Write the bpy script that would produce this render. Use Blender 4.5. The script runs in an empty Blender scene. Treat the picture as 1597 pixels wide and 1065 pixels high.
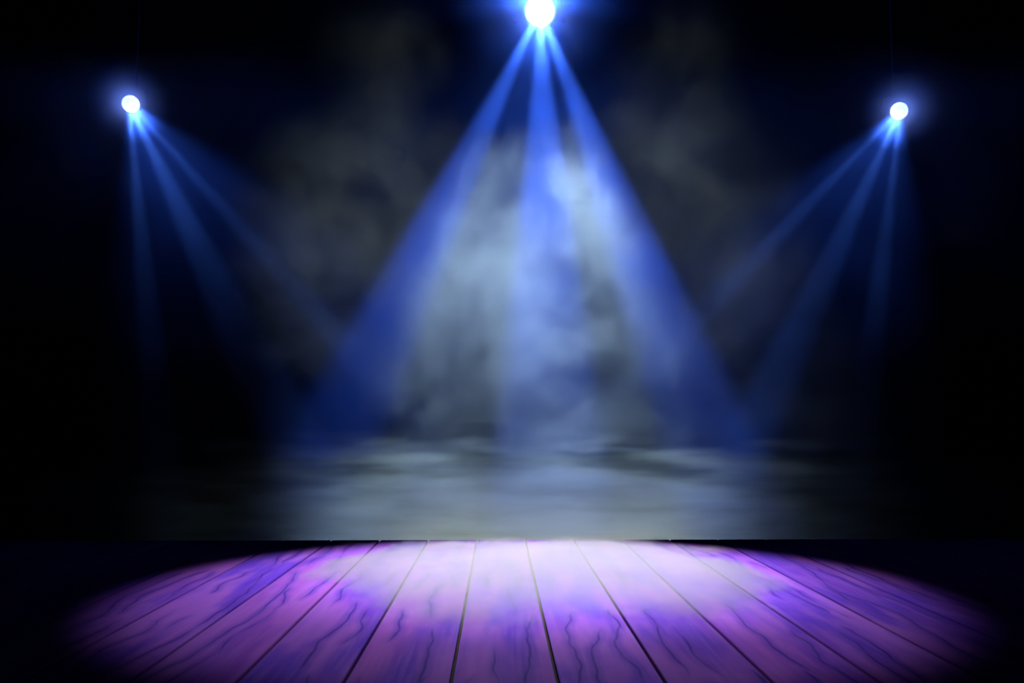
import bpy, bmesh, math, random
from mathutils import Vector, Matrix
random.seed(7)
PI = math.pi
sc = bpy.context.scene
col = sc.collection

# ------------------------------------------------------------------ helpers
def tag(o, label=None, cat=None, group=None, kind=None):
    if label: o['label'] = label
    if cat: o['category'] = cat
    if group: o['group'] = group
    if kind: o['kind'] = kind
    return o

def link(name, bm, mat, parent=None, smooth=False, loc=(0, 0, 0)):
    me = bpy.data.meshes.new(name)
    bmesh.ops.recalc_face_normals(bm, faces=bm.faces[:])
    bm.to_mesh(me); bm.free()
    me.materials.append(mat)
    if smooth:
        for p in me.polygons: p.use_smooth = True
    o = bpy.data.objects.new(name, me)
    col.objects.link(o)
    o.location = loc
    if parent: o.parent = parent
    return o

def box(bm, c, s, rot=None):
    m = Matrix.Translation(c) @ (rot or Matrix.Identity(4)) @ Matrix.Diagonal((s[0], s[1], s[2], 1))
    return bmesh.ops.create_cube(bm, size=1, matrix=m)['verts']

def lathe(bm, prof, n=48, axis='Y'):
    """prof: list of (t, r) along the axis"""
    rings = []
    for t, r in prof:
        ring = []
        for i in range(n):
            a = 2 * PI * i / n
            c, s = r * math.cos(a), r * math.sin(a)
            ring.append(bm.verts.new((c, t, s) if axis == 'Y' else (c, s, t) if axis == 'Z' else (t, c, s)))
        rings.append(ring)
    for a, b in zip(rings, rings[1:]):
        for i in range(n):
            j = (i + 1) % n
            bm.faces.new((a[i], a[j], b[j], b[i]))
    return rings

def cap(bm, ring): bm.faces.new(ring)

def tube(bm, pts, r, n=12):
    pts = [Vector(p) for p in pts]
    rings = []
    for i, p in enumerate(pts):
        d = (pts[min(i + 1, len(pts) - 1)] - pts[max(i - 1, 0)]).normalized()
        u = d.orthogonal().normalized() if i == 0 else (u - d * u.dot(d)).normalized()
        v = d.cross(u)
        rings.append([bm.verts.new(p + r * (math.cos(2 * PI * k / n) * u + math.sin(2 * PI * k / n) * v)) for k in range(n)])
    for a, b in zip(rings, rings[1:]):
        for i in range(n):
            j = (i + 1) % n
            bm.faces.new((a[i], a[j], b[j], b[i]))
    bm.faces.new(rings[0]); bm.faces.new(rings[-1])

# ------------------------------------------------------------------ node helper
class NT:
    def __init__(s, tree):
        s.t = tree; tree.nodes.clear()
    def n(s, kind, **kw):
        nd = s.t.nodes.new(kind)
        for k, v in kw.items(): setattr(nd, k, v)
        return nd
    def put(s, sock, v):
        if isinstance(v, bpy.types.NodeSocket): s.t.links.new(v, sock)
        else: sock.default_value = v
    def m(s, op, a, b=0.0, c=None, clamp=False):
        nd = s.n('ShaderNodeMath', operation=op, use_clamp=clamp)
        s.put(nd.inputs[0], a); s.put(nd.inputs[1], b)
        if c is not None: s.put(nd.inputs[2], c)
        return nd.outputs[0]
    def v(s, op, a, b=(0, 0, 0), c=None):
        nd = s.n('ShaderNodeVectorMath', operation=op)
        s.put(nd.inputs[0], a)
        if op == 'SCALE': s.put(nd.inputs['Scale'], b)
        else: s.put(nd.inputs[1], b)
        if c is not None: s.put(nd.inputs[2], c)
        return nd.outputs['Value'] if op in ('DOT_PRODUCT', 'LENGTH', 'DISTANCE') else nd.outputs[0]
    def step(s, x, a, b, lo=0.0, hi=1.0):
        nd = s.n('ShaderNodeMapRange', interpolation_type='SMOOTHSTEP')
        s.put(nd.inputs['Value'], x)
        s.put(nd.inputs['From Min'], a); s.put(nd.inputs['From Max'], b)
        s.put(nd.inputs['To Min'], lo); s.put(nd.inputs['To Max'], hi)
        return nd.outputs[0]
    def noise(s, vec, scale=1.0, detail=2.0, rough=0.5, col=False, dist=0.0):
        nd = s.n('ShaderNodeTexNoise')
        s.put(nd.inputs['Vector'], vec)
        nd.inputs['Scale'].default_value = scale; nd.inputs['Detail'].default_value = detail
        nd.inputs['Roughness'].default_value = rough; nd.inputs['Distortion'].default_value = dist
        return nd.outputs['Color'] if col else nd.outputs[0]
    def mix(s, f, a, b):
        nd = s.n('ShaderNodeMix', data_type='RGBA')
        s.put(nd.inputs[0], f); s.put(nd.inputs[6], a); s.put(nd.inputs[7], b)
        return nd.outputs[2]
    def out(s, surf=None, vol=None):
        o = s.n('ShaderNodeOutputMaterial')
        if surf is not None: s.t.links.new(surf, o.inputs['Surface'])
        if vol is not None: s.t.links.new(vol, o.inputs['Volume'])

def newmat(name):
    m = bpy.data.materials.new(name); m.use_nodes = True
    return m, NT(m.node_tree)

def simple(name, base, rough=0.5, metal=0.0):
    m, t = newmat(name)
    p = t.n('ShaderNodeBsdfPrincipled')
    tc = t.n('ShaderNodeTexCoord').outputs['Object']
    nz = t.noise(tc, 18, 3)
    t.put(p.inputs['Base Color'], t.mix(nz, (*[c * .75 for c in base], 1), (*[c * 1.25 for c in base], 1)))
    t.put(p.inputs['Roughness'], t.m('MULTIPLY_ADD', nz, .2, rough - .1))
    p.inputs['Metallic'].default_value = metal
    t.out(p.outputs[0])
    return m

# ------------------------------------------------------------------ floor: wide violet boards with dark gaps
PLANK = 0.6655; OFF = 0.375; ROT = math.radians(0.87)
m_floor, t = newmat('violet_boards')
tc = t.n('ShaderNodeTexCoord').outputs['Object']
sep = t.n('ShaderNodeSeparateXYZ'); t.put(sep.inputs[0], tc)
x, y = sep.outputs[0], sep.outputs[1]
pid = t.m('FLOOR', t.m('DIVIDE', t.m('SUBTRACT', x, OFF), PLANK))
wn = t.n('ShaderNodeTexWhiteNoise', noise_dimensions='1D'); t.put(wn.inputs['W'], pid)
cmb = t.n('ShaderNodeCombineXYZ')
t.put(cmb.inputs[0], x); t.put(cmb.inputs[1], t.m('MULTIPLY_ADD', wn.outputs[0], 37.0, y)); t.put(cmb.inputs[2], t.m('MULTIPLY', pid, 3.7))
P = cmb.outputs[0]
def stretch(sx, sy): return t.v('MULTIPLY', P, (sx, sy, 1))
wob = t.v('SCALE', t.v('SUBTRACT', t.noise(stretch(1.2, .55), 1.3, 3, .55, col=True), (.5, .5, .5)), .55)
Q = t.v('ADD', stretch(2.2, .30), wob)
broad = t.noise(Q, 1.25, 2, .5)                        # large streaks of blue violet
fine = t.noise(stretch(26, .9), 1.0, 4, .65)           # fine fibres
u = t.m('FRACT', t.m('DIVIDE', t.m('SUBTRACT', x, OFF), PLANK))
line = halo_ = None
for j, cen in enumerate((.27, .52, .78)):               # long meandering veins running with the grain
    cv = t.n('ShaderNodeCombineXYZ')
    t.put(cv.inputs[0], t.m('MULTIPLY', y, .42)); t.put(cv.inputs[1], t.m('MULTIPLY_ADD', pid, 7.31, j * 3.7 + .4))
    wv = t.noise(cv.outputs[0], 1.0, 3, .48)
    dd = t.m('ABSOLUTE', t.m('SUBTRACT', u, t.m('MULTIPLY_ADD', t.m('SUBTRACT', wv, .5), 1.15, cen)))
    cv2 = t.v('ADD', t.v('MULTIPLY', cv.outputs[0], (1.1, 1, 1)), (11.3, 5.2, 2))
    on = t.step(t.noise(cv2, 1.0, 1.5), .46, .54)
    l1 = t.m('MULTIPLY', t.step(dd, .004, .022, 1, 0), on)
    h1 = t.m('MULTIPLY', t.step(dd, .0, .13, 1, 0), on)
    line = l1 if line is None else t.m('MAXIMUM', line, l1)
    halo_ = h1 if halo_ is None else t.m('MAXIMUM', halo_, h1)
c = t.mix(t.step(broad, .36, .62), (.37, .12, .72, 1), (.14, .045, .68, 1))
c = t.mix(t.m('MULTIPLY', t.step(t.noise(stretch(.9, .22), 1.0, 2), .45, .72), .45), c, (.41, .09, .54, 1))
c = t.mix(t.m('MULTIPLY', halo_, .75), c, (.14, .045, .56, 1))
c = t.mix(t.m('MULTIPLY', line, .85), c, (.06, .018, .34, 1))
c = t.mix(t.m('MULTIPLY', t.step(fine, .35, .75), .16), c, (.60, .30, .90, 1))
bright = t.m('MULTIPLY_ADD', wn.outputs[0], .22, .86)
c = t.v('SCALE', c, bright)
p = t.n('ShaderNodeBsdfPrincipled'); p.inputs['Specular IOR Level'].default_value = .06
t.put(p.inputs['Base Color'], c)
t.put(p.inputs['Roughness'], t.step(fine, 0, 1, .42, .62))
bp = t.n('ShaderNodeBump'); bp.inputs['Strength'].default_value = .12; bp.inputs['Distance'].default_value = .01
t.put(bp.inputs['Height'], fine); t.t.links.new(bp.outputs[0], p.inputs['Normal'])
t.out(p.outputs[0])

bm = bmesh.new()
for k in range(-19, 19):
    x0 = OFF + k * PLANK; g = .0125
    box(bm, (x0 + PLANK / 2, 4.5, -.02), (PLANK - 2 * g, 16.5, .04))
eds = [e for e in bm.edges if all(v.co.z > -.001 for v in e.verts) and abs(e.verts[0].co.x - e.verts[1].co.x) < 1e-4]
bmesh.ops.bevel(bm, geom=eds, offset=.004, segments=2, affect='EDGES')
fl = link('floor', bm, m_floor)
fl.rotation_euler.z = ROT
tag(fl, 'stage floor of wide violet boards running away from the viewer', kind='structure')
bm = bmesh.new(); box(bm, (0, 4.5, -.52), (25.2, 16.48, .955))
sub = link('floor_underlay', bm, simple('black_underlay', (.004, .003, .006), .9), fl)

bm = bmesh.new(); box(bm, (0, 10, -1.05), (44, 44, .1))
tag(link('ground', bm, simple('black_hall_floor', (.004, .004, .005), .9)), 'black hall floor behind and below the boards', kind='structure')

bm = bmesh.new(); box(bm, (0, 22, 5.5), (44, .2, 13))
tag(link('wall_back', bm, simple('black_drape', (.004, .004, .005), .95)), 'black wall at the back of the dark hall', kind='structure')

# ------------------------------------------------------------------ lamp lights with a beam wheel
def light_material(light, parts):
    """parts: list of (direction or None, cos/angles, colour, strength). The lens head splits the lamp into beams."""
    light.use_nodes = True
    t = NT(light.node_tree)
    geo = t.n('ShaderNodeNewGeometry').outputs['Incoming']
    total = None; rest = (0, 0, 0)
    for d, a_in, a_out, colr, s in parts:
        if d == 'low':                     # faint spill that leaves the head in every direction
            rest = t.v('SCALE', (colr[0], colr[1], colr[2]), float(s)); continue
        if d == 'up':                      # spill from the head
            k = t.v('SCALE', (colr[0], colr[1], colr[2]), float(s))
        else:
            dd = Vector(d).normalized()
            ang = t.m('ARCCOSINE', t.v('DOT_PRODUCT', geo, tuple(dd)))
            w = t.step(ang, math.radians(a_in), math.radians(a_out), float(s), 0.0)
            k = t.v('SCALE', (colr[0], colr[1], colr[2]), w)
        total = k if total is None else t.v('ADD', total, k)
    # added direction mask, no such part modelled, keeps spill off the boards in front
    sz = t.n('ShaderNodeSeparateXYZ'); t.put(sz.inputs[0], geo)
    slope = t.m('DIVIDE', sz.outputs[1], t.m('MAXIMUM', t.m('MULTIPLY', sz.outputs[2], -1.0), .02))
    spill_mask = t.m('MAXIMUM', t.step(slope, -.10, -.03, 0, 1), t.step(sz.outputs[2], -.36, -.12, 0, 1))
    total = t.v('ADD', t.v('SCALE', total, spill_mask), rest)
    em = t.n('ShaderNodeEmission'); t.put(em.inputs['Color'], total); em.inputs['Strength'].default_value = 1
    o = t.n('ShaderNodeOutputLight'); t.t.links.new(em.outputs[0], o.inputs[0])

BLUE = (.035, .13, 1.0)
def down(deg, y=0.035):                      # direction leaning deg to the right of straight down
    a = math.radians(deg); return (math.sin(a), y, -math.cos(a))

black_metal = simple('black_powder_coat', (.005, .005, .006), .7, 0)
black_steel = simple('black_steel', (.007, .007, .008), .6, 0)
m_lens, t = newmat('lit_lens')
em = t.n('ShaderNodeEmission'); em.inputs['Color'].default_value = (.5, .64, 1, 1); em.inputs['Strength'].default_value = 16
t.out(em.outputs[0]); m_lens.cycles.emission_sampling = 'NONE'

def make_spotlight(loc, size, aim, label, pole_top):
    root = bpy.data.objects.new('stage_spotlight', None); col.objects.link(root)
    root.location = loc
    tag(root, label, 'spotlight', 'blue stage spotlights hanging over the stage')
    # the head faces the viewer and the stage: local -Y is the beam axis
    s = size
    head = Matrix.Rotation(aim[1], 4, 'Z') @ Matrix.Rotation(aim[0], 4, 'X')
    def L(name, bm, mat, par=root, turn=True, smooth=False):
        if turn: bmesh.ops.transform(bm, matrix=head, verts=bm.verts[:])
        return link(name, bm, mat, par, smooth)
    bm = bmesh.new()
    prof = [(.02, 1.00), (.02, 1.12), (.10, 1.16), (.55, 1.16)]
    for i in range(6):
        a = .6 + i * .16
        prof += [(a, 1.16), (a, 1.30), (a + .06, 1.30), (a + .06, 1.10)]
    prof += [(1.7, 1.05), (2.1, .92), (2.35, .55), (2.38, .02)]
    r = lathe(bm, [(t * s, q * s) for t, q in prof]); cap(bm, r[-1])
    housing = L('housing', bm, black_metal)
    bm = bmesh.new()
    r = lathe(bm, [(.10 * s, .96 * s), (-.10 * s, .98 * s), (-.14 * s, 1.08 * s), (-.10 * s, 1.18 * s), (.06 * s, 1.18 * s)])
    L('lens_rim', bm, black_steel)
    bm = bmesh.new()
    pr = [(.02 - .10 * math.cos(a), math.sin(a) * .97) for a in [PI / 2 * k / 8 for k in range(9)]][::-1]
    r = lathe(bm, [(a * s, max(b, .004) * s) for a, b in pr]); cap(bm, r[-1])
    L('lens', bm, m_lens, smooth=True)
    # yoke (hangs upright, not turned with the head)
    bm = bmesh.new()
    zt = 2.1 * s; hx = 1.42 * s; yy = 1.2 * s
    for q in (-1, 1): box(bm, (q * hx, yy, zt / 2 - .1 * s), (.06 * s, .32 * s, zt + .2 * s))
    box(bm, (0, yy, zt), (2 * hx + .06 * s, .32 * s, .06 * s))
    bmesh.ops.bevel(bm, geom=bm.edges[:], offset=.012 * s, segments=1, affect='EDGES')
    yoke = link('yoke', bm, black_steel, root)
    for q in (-1, 1):
        bm = bmesh.new()
        lathe(bm, [(q * 1.2 * s, .04 * s), (q * 1.2 * s, .12 * s), (q * 1.58 * s, .12 * s), (q * 1.58 * s, .26 * s), (q * 1.74 * s, .24 * s), (q * 1.74 * s, .02 * s)], 20, 'X')
        bmesh.ops.translate(bm, vec=(0, yy, 0), verts=bm.verts[:])
        link('knob', bm, black_metal, yoke)
    bm = bmesh.new()
    box(bm, (0, yy, zt + .2 * s), (.3 * s, .3 * s, .4 * s))
    bmesh.ops.bevel(bm, geom=bm.edges[:], offset=.04 * s, segments=2, affect='EDGES')
    link('clamp', bm, black_steel, root)
    bm = bmesh.new()
    tube(bm, [(0, yy, zt + .3 * s), (0, yy, pole_top - loc[2])], .022)
    link('hanging_pole', bm, black_metal, root)
    return root

def point(name, loc, energy, radius, parts):
    li = bpy.data.lights.new(name, 'POINT'); li.energy = energy; li.shadow_soft_size = radius
    li.color = (1, 1, 1)
    o = bpy.data.objects.new(name, li); col.objects.link(o); o.location = loc
    light_material(li, parts)
    return o

CP = (.445, 13.9, 8.138); LP = (-6.011, 13.9, 6.614); RP = (6.098, 13.9, 6.50)
make_spotlight((CP[0], 13.98, CP[2]), .24, (math.radians(22), 0), 'largest stage spotlight, top centre, throwing wide blue beams through the smoke', 11)
make_spotlight((LP[0], 13.97, LP[2]), .135, (math.radians(20), math.radians(18)), 'small blue stage spotlight at upper left, beams fanning down to the right', 11)
make_spotlight((RP[0], 13.97, RP[2]), .135, (math.radians(20), math.radians(-18)), 'small blue stage spotlight at upper right, beams fanning down to the left', 11)

UP = 'up'
point('centre_lamp', CP, 15500, .05, [
    ('low', 0, 0, (.03, .125, 1), .001),
    (UP, 0, 0, (.03, .125, 1), .034),
    (down(-25.2), 3.6, 7.2, BLUE, 1.0),
    (down(1.2), 6.0, 8.8, BLUE, 1.0),
    (down(20.6), 4.2, 7.4, BLUE, 1.0),
    (down(-1), 18, 30, BLUE, .10),
])
PALE = (.06, .19, 1.0)
point('left_lamp', LP, 5600, .04, [
    ('low', 0, 0, (.03, .125, 1), .003),
    (down(6.5), 2.0, 4.4, PALE, 1.0),
    (down(26.5), 3.2, 6.6, PALE, 1.0),
    (down(42), 1.5, 4.0, PALE, 1.0),
    (down(29), 24, 38, BLUE, .16),
])
point('right_lamp', RP, 5600, .04, [
    ('low', 0, 0, (.03, .125, 1), .003),
    (down(-8.3), 2.0, 4.2, PALE, 1.0),
    (down(-25.5), 2.6, 6.0, PALE, 1.0),
    (down(-44.6), 1.5, 4.0, PALE, 1.0),
    (down(-25), 24, 38, BLUE, .16),
])

def spot(name, loc, target, energy, half_deg, blend, radius, colr):
    li = bpy.data.lights.new(name, 'SPOT'); li.energy = energy; li.spot_size = 2 * math.radians(half_deg)
    li.spot_blend = blend; li.shadow_soft_size = radius; li.color = colr
    o = bpy.data.objects.new(name, li); col.objects.link(o); o.location = loc
    o.rotation_euler = (Vector(target) - Vector(loc)).to_track_quat('-Z', 'Y').to_euler()
    return o
# overhead lamp that makes the round pool on the boards, plus fills added for its middle and the smoke
def iris_spot(name, loc, energy, radius, colr, circles):
    """a profile lamp overhead whose iris throws a soft-edged round pool on the boards"""
    o = spot(name, loc, (.15, 9, 0), energy, 62, .05, radius, (1, 1, 1))
    o.data.use_nodes = True
    t = NT(o.data.node_tree)
    g = t.n('ShaderNodeNewGeometry').outputs['Incoming']
    sz = t.n('ShaderNodeSeparateXYZ'); t.put(sz.inputs[0], g)
    k = t.m('DIVIDE', loc[2], t.m('MULTIPLY', t.m('MINIMUM', sz.outputs[2], -.05), -1.0))
    hit = t.v('MULTIPLY', t.v('ADD', t.v('SCALE', g, k), loc), (1, 1, 0))
    c, r_in, r_out = circles[0]
    tot = t.step(t.v('DISTANCE', hit, c), r_in, r_out, 1.0, 0.0)
    for c, r_in, r_out, lo in circles[1:]:          # the field of the lamp is hottest towards one side
        tot = t.m('MULTIPLY', tot, t.step(t.v('DISTANCE', hit, c), r_in, r_out, 1.0, lo))
    em = t.n('ShaderNodeEmission'); em.inputs['Color'].default_value = (*colr, 1); t.put(em.inputs['Strength'], tot)
    ou = t.n('ShaderNodeOutputLight'); t.t.links.new(em.outputs[0], ou.inputs[0])
    return o
iris_spot('pool_lamp', (.15, 12.3, 7.2), 4400, .12, (.92, .88, 1.0), [((.15, 9.0, 0), 3.2, 4.1), ((.15, 10.6, 0), 1.0, 5.6, .17)])
iris_spot('centre_wash', (.3, 12.0, 7.5), 4200, .12, (.96, .97, 1.0), [((.4, 9.8, 0), 1.2, 3.3)])  # unseen fill added to whiten the mist over the middle boards
def slope_mask(o, colr, lo, hi):  # added emission mask by direction, stands for no real part
    o.data.use_nodes = True
    t = NT(o.data.node_tree)
    sz = t.n('ShaderNodeSeparateXYZ'); t.put(sz.inputs[0], t.n('ShaderNodeNewGeometry').outputs['Incoming'])
    sl = t.m('DIVIDE', sz.outputs[1], t.m('MAXIMUM', t.m('MULTIPLY', sz.outputs[2], -1.0), .02))
    em = t.n('ShaderNodeEmission'); em.inputs['Color'].default_value = (*colr, 1)
    t.put(em.inputs['Strength'], t.step(sl, lo, hi, 0, 1))
    ou = t.n('ShaderNodeOutputLight'); t.t.links.new(em.outputs[0], ou.inputs[0])
slope_mask(spot('smoke_cone_fill', (.50, 16.0, 9.3), (.30, 16.1, 0), 15500, 25, .6, .12, (1, 1, 1)), (.47, .72, 1.0), -.135, -.10)  # spot without a fixture, added to whiten the smoke and fog
slope_mask(spot('smoke_fill', (.1, 16.0, 24.0), (.1, 16.2, 0), 15000, 17, .8, .3, (1, 1, 1)), (.80, 1.0, .84), -.053, -.035)  # unseen overhead spot added to lift the dim outer smoke

# unseen area light added under the rear lip to brighten the low fog
li = bpy.data.lights.new('fog_fill_strip', 'AREA'); li.shape = 'RECTANGLE'; li.size = 4.6; li.size_y = .08
li.energy = 42; li.spread = math.radians(80); li.color = (.88, 1, .82)
fo = bpy.data.objects.new('fog_fill_strip', li); col.objects.link(fo); fo.location = (.45, 12.84, -.55)
fo.rotation_euler = Vector((0, 1, .10)).to_track_quat('-Z', 'Y').to_euler()

# ------------------------------------------------------------------ haze, smoke and fog (real scattering volumes)
def slab(name, mat, lo, hi, bev, label, cat):
    bm = bmesh.new()
    box(bm, [(a + b) / 2 for a, b in zip(lo, hi)], [b - a for a, b in zip(lo, hi)])
    bmesh.ops.bevel(bm, geom=bm.edges[:], offset=bev, segments=3, affect='EDGES')
    o = link(name, bm, mat)
    tag(o, label, cat, kind='stuff')
    return o

def hull(name, mat, c, s, label, cat, sub=3, power=.6, zmin=None, ymin=None):
    bm = bmesh.new()
    bmesh.ops.create_icosphere(bm, subdivisions=sub, radius=1)
    for v in bm.verts:
        q = v.co
        d = (abs(q.x) ** (2 / power) + abs(q.y) ** (2 / power) + abs(q.z) ** (2 / power)) ** (power / 2)
        v.co = Vector((q.x / d * s[0] + c[0], q.y / d * s[1] + c[1], q.z / d * s[2] + c[2]))
        if zmin is not None: v.co.z = max(v.co.z, zmin)
    o = link(name, bm, mat)
    tag(o, label, cat, kind='stuff')
    return o

def vol_out(t, density, colr=(1, 1, 1, 1), g=0.0):
    nd = t.n('ShaderNodeVolumeScatter'); nd.inputs['Color'].default_value = colr
    nd.inputs['Anisotropy'].default_value = g
    t.put(nd.inputs['Density'], density)
    t.out(vol=nd.outputs[0])

# 1. thin haze, its density graded by height to set how the beams fade
m_haze, t = newmat('thin_haze')
def haze_density(t, pos):
    sp = t.n('ShaderNodeSeparateXYZ'); t.put(sp.inputs[0], pos)
    mid = t.step(t.m('ABSOLUTE', t.m('SUBTRACT', sp.outputs[0], .5)), 2.0, 4.6, 1, 0)
    side = t.m('MULTIPLY', t.step(sp.outputs[2], 2.0, 6.6, .006, .10), t.step(sp.outputs[2], 6.6, 7.5, 1, .05))
    cen = t.step(sp.outputs[2], 3.2, 7.9, .34, .014)
    low = t.step(sp.outputs[2], -.6, 1.3, .2, 1)
    base = t.m('ADD', t.m('MULTIPLY', t.m('MULTIPLY', cen, low), mid), t.m('MULTIPLY', side, t.m('SUBTRACT', 1.0, mid)))
    nz = t.noise(pos, .8, 1.5, .5)
    return t.m('MULTIPLY', base, t.step(nz, .3, .7, .65, 1.35))
vol_out(t, haze_density(t, t.n('ShaderNodeNewGeometry').outputs['Position']))
slab('stage_haze', m_haze, (-8.4, 13.15, 1.051), (8.4, 14.76, 10.0), .001, 'thin haze hanging across the back of the stage, graded to fade the blue beams', 'haze')

# 2. dense smoke spheres added around each lamp to shape its halo
def puff(c, r, dens, label):
    m, t = newmat('lamp_halo_smoke')
    tc = t.n('ShaderNodeNewGeometry').outputs['Position']
    d = t.m('DIVIDE', t.v('DISTANCE', tc, c), r)
    f = t.step(d, 0, 1, 1, 0)
    core = t.m('MULTIPLY', t.step(d, 0, .42, 1, 0), 2.2)
    vol_out(t, t.m('MULTIPLY', t.m('ADD', t.m('MULTIPLY', f, f), core), dens))
    bm = bmesh.new(); bmesh.ops.create_icosphere(bm, subdivisions=3, radius=r * 1.01, matrix=Matrix.Translation(c))
    tag(link('lamp_halo_smoke', bm, m), label, 'smoke', 'added halo smoke around the lamps', 'stuff')
puff((.436, 13.65, 8.22), 1.8, .5, 'added smoke sphere giving the top centre spotlight its blue halo')
puff((-5.925, 13.7, 6.542), .8, 2.0, 'added smoke sphere giving the upper left spotlight its blue halo')
puff((6.01, 13.7, 6.43), .8, 2.0, 'added smoke sphere giving the upper right spotlight its blue halo')

# 3. the billowing smoke behind the beams
def fog_density(t, pos):
    sp = t.n('ShaderNodeSeparateXYZ'); t.put(sp.inputs[0], pos)
    w1 = t.noise(t.v('MULTIPLY', pos, (.45, .6, 3.0)), 1.0, 3.5, .6)
    h = t.m('SUBTRACT', sp.outputs[2], t.m('MULTIPLY', t.m('SUBTRACT', w1, .5), 2.0))
    lay = t.step(h, .0, 1.5, 1, 0)
    ext = t.step(t.m('ABSOLUTE', t.m('SUBTRACT', sp.outputs[0], .6)), 1.5, 5.2, 1.0, .03)
    fy = t.step(sp.outputs[1], 14.3, 15.2, .06, 1)
    w2 = t.step(w1, .34, .64, .35, 1.5)
    return t.m('MULTIPLY', t.m('MULTIPLY', t.m('MULTIPLY', lay, ext), t.m('MULTIPLY', fy, w2)), .7)

SEED = (5, 77, 19)
def smoke_density(t, pos):
    fp = t.v('MULTIPLY', t.v('ADD', pos, SEED), (1, .4, 1))
    wc = t.v('SUBTRACT', t.noise(fp, .55, 2.5, .6, col=True), (.5, .5, .5))
    wp = t.v('ADD', pos, t.v('SCALE', wc, 1.7))
    def blob(c, s, a, soft=.35):
        q = t.v('LENGTH', t.v('DIVIDE', t.v('SUBTRACT', wp, c), s))
        return t.step(q, soft, 1.0, float(a), 0.0)
    blobs = [blob((.45, 15.7, 4.4), (2.6, 1.6, 2.5), .60, .55),
             blob((.3, 15.7, 2.2), (3.3, 1.6, 2.8), .85, .5),
             blob((-2.6, 15.9, 4.9), (3.0, 1.5, 2.9), .90),
             blob((3.2, 15.9, 4.9), (3.0, 1.5, 3.3), .80),
             blob((-2.3, 15.9, 8.0), (1.4, 1.3, 1.5), .12),
             blob((3.0, 15.9, 7.9), (1.8, 1.3, 1.5), .12),
             blob((3.4, 15.9, 2.4), (4.0, 1.5, 2.6), .26)]
    tot = blobs[0]
    for b in blobs[1:]: tot = t.m('ADD', tot, b)
    bil = t.noise(t.v('ADD', fp, t.v('SCALE', wc, 1.0)), .95, 4, .58)
    bil = t.step(bil, .32, .66, .28, 1.5)
    d = t.m('MULTIPLY', t.m('MULTIPLY', tot, bil), .16)
    d = t.m('MULTIPLY', d, t.step(t.v('LENGTH', t.v('DIVIDE', t.v('SUBTRACT', pos, (.4, 15.9, 9.2)), (2.0, 9, 2.6))), .6, 1.0, .02, 1))
    return d

m_smoke, t = newmat('billowing_smoke')
pos = t.n('ShaderNodeNewGeometry').outputs['Position']
vol_out(t, t.m('ADD', smoke_density(t, pos), fog_density(t, pos)))
slab('smoke_cloud', m_smoke, (-6, 14.77, 1.051), (6.8, 17.2, 9.6), .001, 'grey billowing smoke cloud rising behind the centre blue beams', 'smoke')

# 4. ground fog lying behind the lit boards
m_fog, t = newmat('ground_fog')
pos = t.n('ShaderNodeNewGeometry').outputs['Position']
sp = t.n('ShaderNodeSeparateXYZ'); t.put(sp.inputs[0], pos)
front = t.step(sp.outputs[1], 14.4, 14.9, 1, 0)
back = t.m('MULTIPLY', smoke_density(t, pos), t.m('SUBTRACT', 1.0, front))
vol_out(t, t.m('ADD', t.m('ADD', fog_density(t, pos), back), t.m('MULTIPLY', haze_density(t, pos), front)), (1, 1, .76, 1))
slab('ground_fog', m_fog, (-8.4, 13.0, -.99), (9.0, 17.2, 1.05), .0005, 'pale low fog lying on the floor behind the lit boards', 'fog')

# 5. thin mist drifting over the boards
m_mist, t = newmat('floor_mist')
pos = t.n('ShaderNodeNewGeometry').outputs['Position']
sp = t.n('ShaderNodeSeparateXYZ'); t.put(sp.inputs[0], pos)
wc = t.v('SUBTRACT', t.noise(pos, .8, 3, .6, col=True), (.5, .5, .5))
wp = t.v('ADD', pos, t.v('MULTIPLY', wc, (2.6, 3.4, 0)))
q = t.v('LENGTH', t.v('DIVIDE', t.v('SUBTRACT', wp, (.35, 10.0, 0)), (3.2, 3.5, .2)))
f = t.step(q, .68, .84, 1, 0)
vol_out(t, t.m('MULTIPLY', f, 1.85))
hull('floor_mist', m_mist, (.35, 9.25, .1), (3.8, 3.48, .1), 'thin white mist drifting low over the middle boards', 'mist', power=.5, zmin=.004)

# ------------------------------------------------------------------ world, camera, view
w = bpy.data.worlds.new('dark_hall'); sc.world = w; w.use_nodes = True
w.node_tree.nodes['Background'].inputs[0].default_value = (0, 0, 0, 1)
w.node_tree.nodes['Background'].inputs[1].default_value = 0

cam = bpy.data.cameras.new('camera'); cam.sensor_width = 36; cam.lens = 1421 * 36 / 1597
co = bpy.data.objects.new('camera', cam); col.objects.link(co)
co.location = (0, 0, 1.6); co.rotation_euler = (math.radians(90 + 5.13), 0, 0)
sc.camera = co
vs = sc.view_settings
vs.view_transform = 'Standard'; vs.look = 'None'; vs.exposure = 0; vs.gamma = 1
cy = sc.cycles
cy.volume_bounces = 0; cy.diffuse_bounces = 0; cy.glossy_bounces = 0; cy.max_bounces = 4; cy.transparent_max_bounces = 16
cy.volume_step_rate = 1.2; cy.adaptive_threshold = .015; cy.volume_max_steps = 64
cy.use_denoising = True; cy.sample_clamp_indirect = 4
